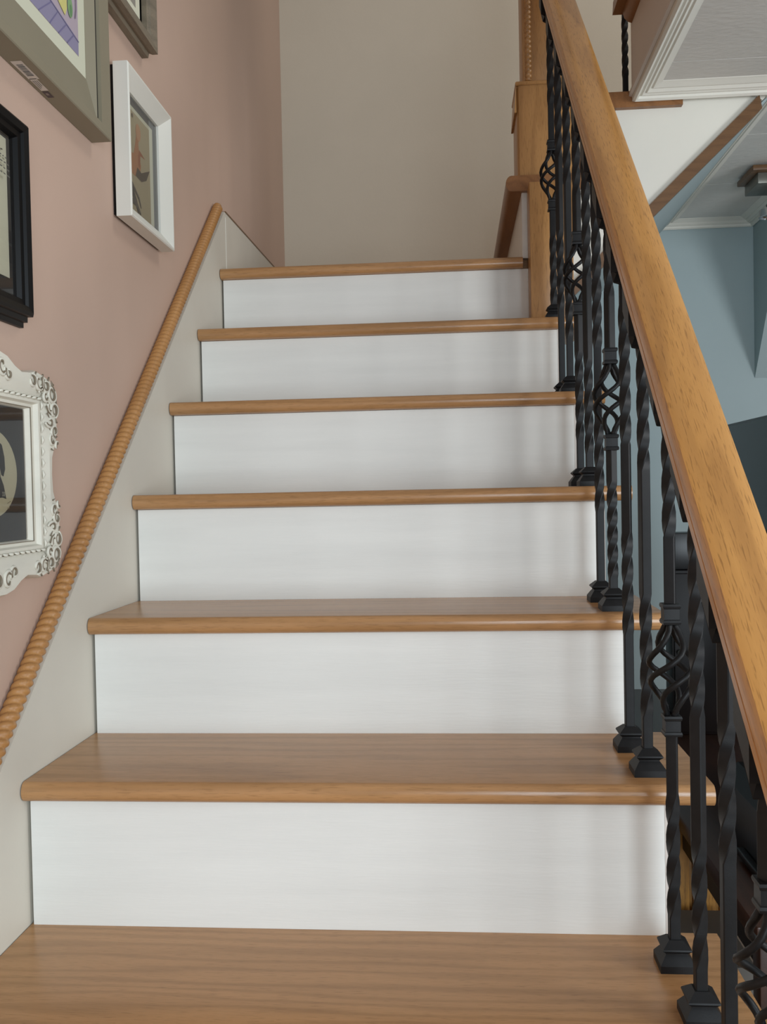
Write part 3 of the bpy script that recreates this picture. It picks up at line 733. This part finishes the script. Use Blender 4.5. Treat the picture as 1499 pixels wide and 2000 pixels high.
def text_mesh(name, body, size, m, mat, parent):
    cu = bpy.data.curves.new(name, 'FONT'); cu.body = body; cu.size = size; cu.align_x = 'CENTER'
    t = bpy.data.objects.new(name, cu); COL.objects.link(t); dg = bpy.context.evaluated_depsgraph_get()
    me = bpy.data.meshes.new_from_object(t.evaluated_get(dg)); bpy.data.objects.remove(t)
    me.transform(m); me.materials.clear(); return link(name, me, mat, parent)
wallrot = Matrix(((0, 0, 1, -0.0288), (1, 0, 0, sx0+0.024), (0, 1, 0, oz-0.030), (0, 0, 0, 1)))
text_mesh('lettering', '33', 0.008, wallrot, M_PAPER, of)
pane('glass', -0.0272, oc-0.1035, oc+0.1035, oz-0.090, oz+0.090, M_GLASS, of)

# ------------------------------------------------------------------ furniture beyond the railing
sb = thing('sideboard', (1.25, 0.9, ZF), 'long dark brown wooden sideboard table standing beside the stairs', 'table')
box('table_top', 1.00, 1.50, 0.19, 1.80, -0.112, -0.080, M_DARKWOOD, sb, 0.003)
for yy in (0.215, 1.74):
    for xx in (1.012, 1.45): box('leg', xx, xx+0.035, yy, yy+0.035, ZF, -0.1125, M_DARKWOOD, sb, 0.002)
box('apron', 1.016, 1.028, 0.25, 0.70, -0.165, -0.1125, M_HUTCH, sb)
hu = thing('cabinet', (1.2, 1.3, -0.0795), 'tall espresso brown cabinet standing on the sideboard behind the railing', 'cabinet')
box('carcass', 1.126, 1.32, 1.250, 1.325, -0.0795, 0.350, M_HUTCH, hu, 0.002)
box('door', 1.130, 1.316, 1.238, 1.2495, -0.070, 0.342, M_HUTCH, hu, 0.0015)
bm = bmesh.new(); lathe_bm(bm, [(0.003, 1.2378), (0.004, 1.230), (0.007, 1.223), (0.006, 1.218)], 1.140, 0.14, 12, 'y'); link('knob', from_bm(bm, True), M_METAL, hu)
pl = thing('media_player', (1.2, 1.3, 0.3505), 'black box with small front controls on top of the espresso cabinet', 'electronics')
box('housing', 1.132, 1.300, 1.245, 1.320, 0.3515, 0.447, M_PLASTIC, pl, 0.003)
box('front_panel', 1.124, 1.1315, 1.247, 1.318, 0.356, 0.440, M_GREYSPACER, pl, 0.001)
for i in range(3):
    bm = bmesh.new(); lathe_bm(bm, [(0.006, 1.2468), (0.005, 1.238)], 1.128, 0.372+0.024*i, 12, 'y'); link('knob', from_bm(bm, True), M_CHROME, pl)
tv = thing('television', (1.33, 0.9, -0.0795), 'large dark flat screen television standing on the sideboard beyond the handrail', 'television')
box('screen_panel', 1.328, 1.350, 0.30, 1.62, 0.06, 0.737, M_PLASTIC, tv, 0.002)
box('screen', 1.3265, 1.3278, 0.307, 1.613, 0.067, 0.730, M_SCREEN, tv)
box('stand', 1.330, 1.348, 0.60, 0.80, -0.06, 0.06, M_PLASTIC, tv, 0.002)
box('stand_foot', 1.323, 1.355, 0.50, 0.90, -0.0795, -0.0595, M_PLASTIC, tv, 0.002)
pb = thing('printer', (1.2, 0.4, -0.0795), 'low black plastic box lying on the near end of the sideboard', 'electronics')
bm = bmesh.new(); prism_bm(bm, [(1.058, -0.0795), (1.30, -0.0795), (1.30, 0.055), (1.085, 0.055), (1.058, 0.03)], 'y', 0.22, 0.56)
link('housing', from_bm(bm), M_PLASTIC, pb)
box('paper_tray', 1.045, 1.0575, 0.30, 0.44, -0.07, -0.058, M_PLASTIC, pb, 0.002)
cr = thing('wooden_chest', (1.08, 0.8, ZF), 'golden brown carved wooden chest under the sideboard', 'chest')
box('body', 0.93, 1.30, 0.72, 1.05, -0.67, -0.1135, M_GOLDWOOD, cr, 0.004)
box('base', 0.93, 1.30, 0.72, 1.05, ZF, -0.6705, M_HUTCH, cr, 0.003)
for i in range(7): box('carved_slat', 0.935+0.052*i, 0.935+0.052*i+0.044, 0.708, 0.7195, -0.655, -0.125, M_GOLDWOOD, cr, 0.004)
bn = thing('storage_bin', (1.02, 0.55, ZF), 'grey plastic bin with cut corners below the sideboard next to the stairs', 'bin')
bp = [(0.925, ZF), (1.105, ZF), (1.105, -0.310), (1.085, -0.283), (0.945, -0.283), (0.925, -0.310)]
prism('body', bp, 'y', 0.46, 0.66, M_GREYBIN, bn, 0.003)
prism('lid', [(0.945, -0.2825), (1.085, -0.2825), (1.08, -0.276), (0.95, -0.276)], 'y', 0.45, 0.67, M_GREYBIN, bn, 0.001)

# ceiling spot lamp in the corner of the room
cl = thing('ceiling_light', (1.56, 1.70, ZC), 'square wood and grey metal spot lamp on the blue room ceiling', 'lamp')
box('mounting_plate', 1.462, 1.60, 1.62, 1.775, ZC-0.012, ZC+0.0035, M_TRIM, cl, 0.002)
box('lamp_body', 1.482, 1.59, 1.64, 1.765, ZC-0.045, ZC-0.0125, M_METAL, cl, 0.002)
bm = bmesh.new(); tube_bm(bm, [(1.545, 1.70, ZC-0.044), (1.548, 1.715, ZC-0.065), (1.543, 1.74, ZC-0.085)], 0.006, 10); link('arm', from_bm(bm, True), M_METAL, cl)
bm = bmesh.new(); lathe_bm(bm, [(0.010, ZC-0.083), (0.030, ZC-0.090), (0.032, ZC-0.112), (0.028, ZC-0.113), (0.026, ZC-0.108)], 1.555, 1.76, 24); link('lamp_head', auto_smooth(from_bm(bm)), M_CHROME, cl)
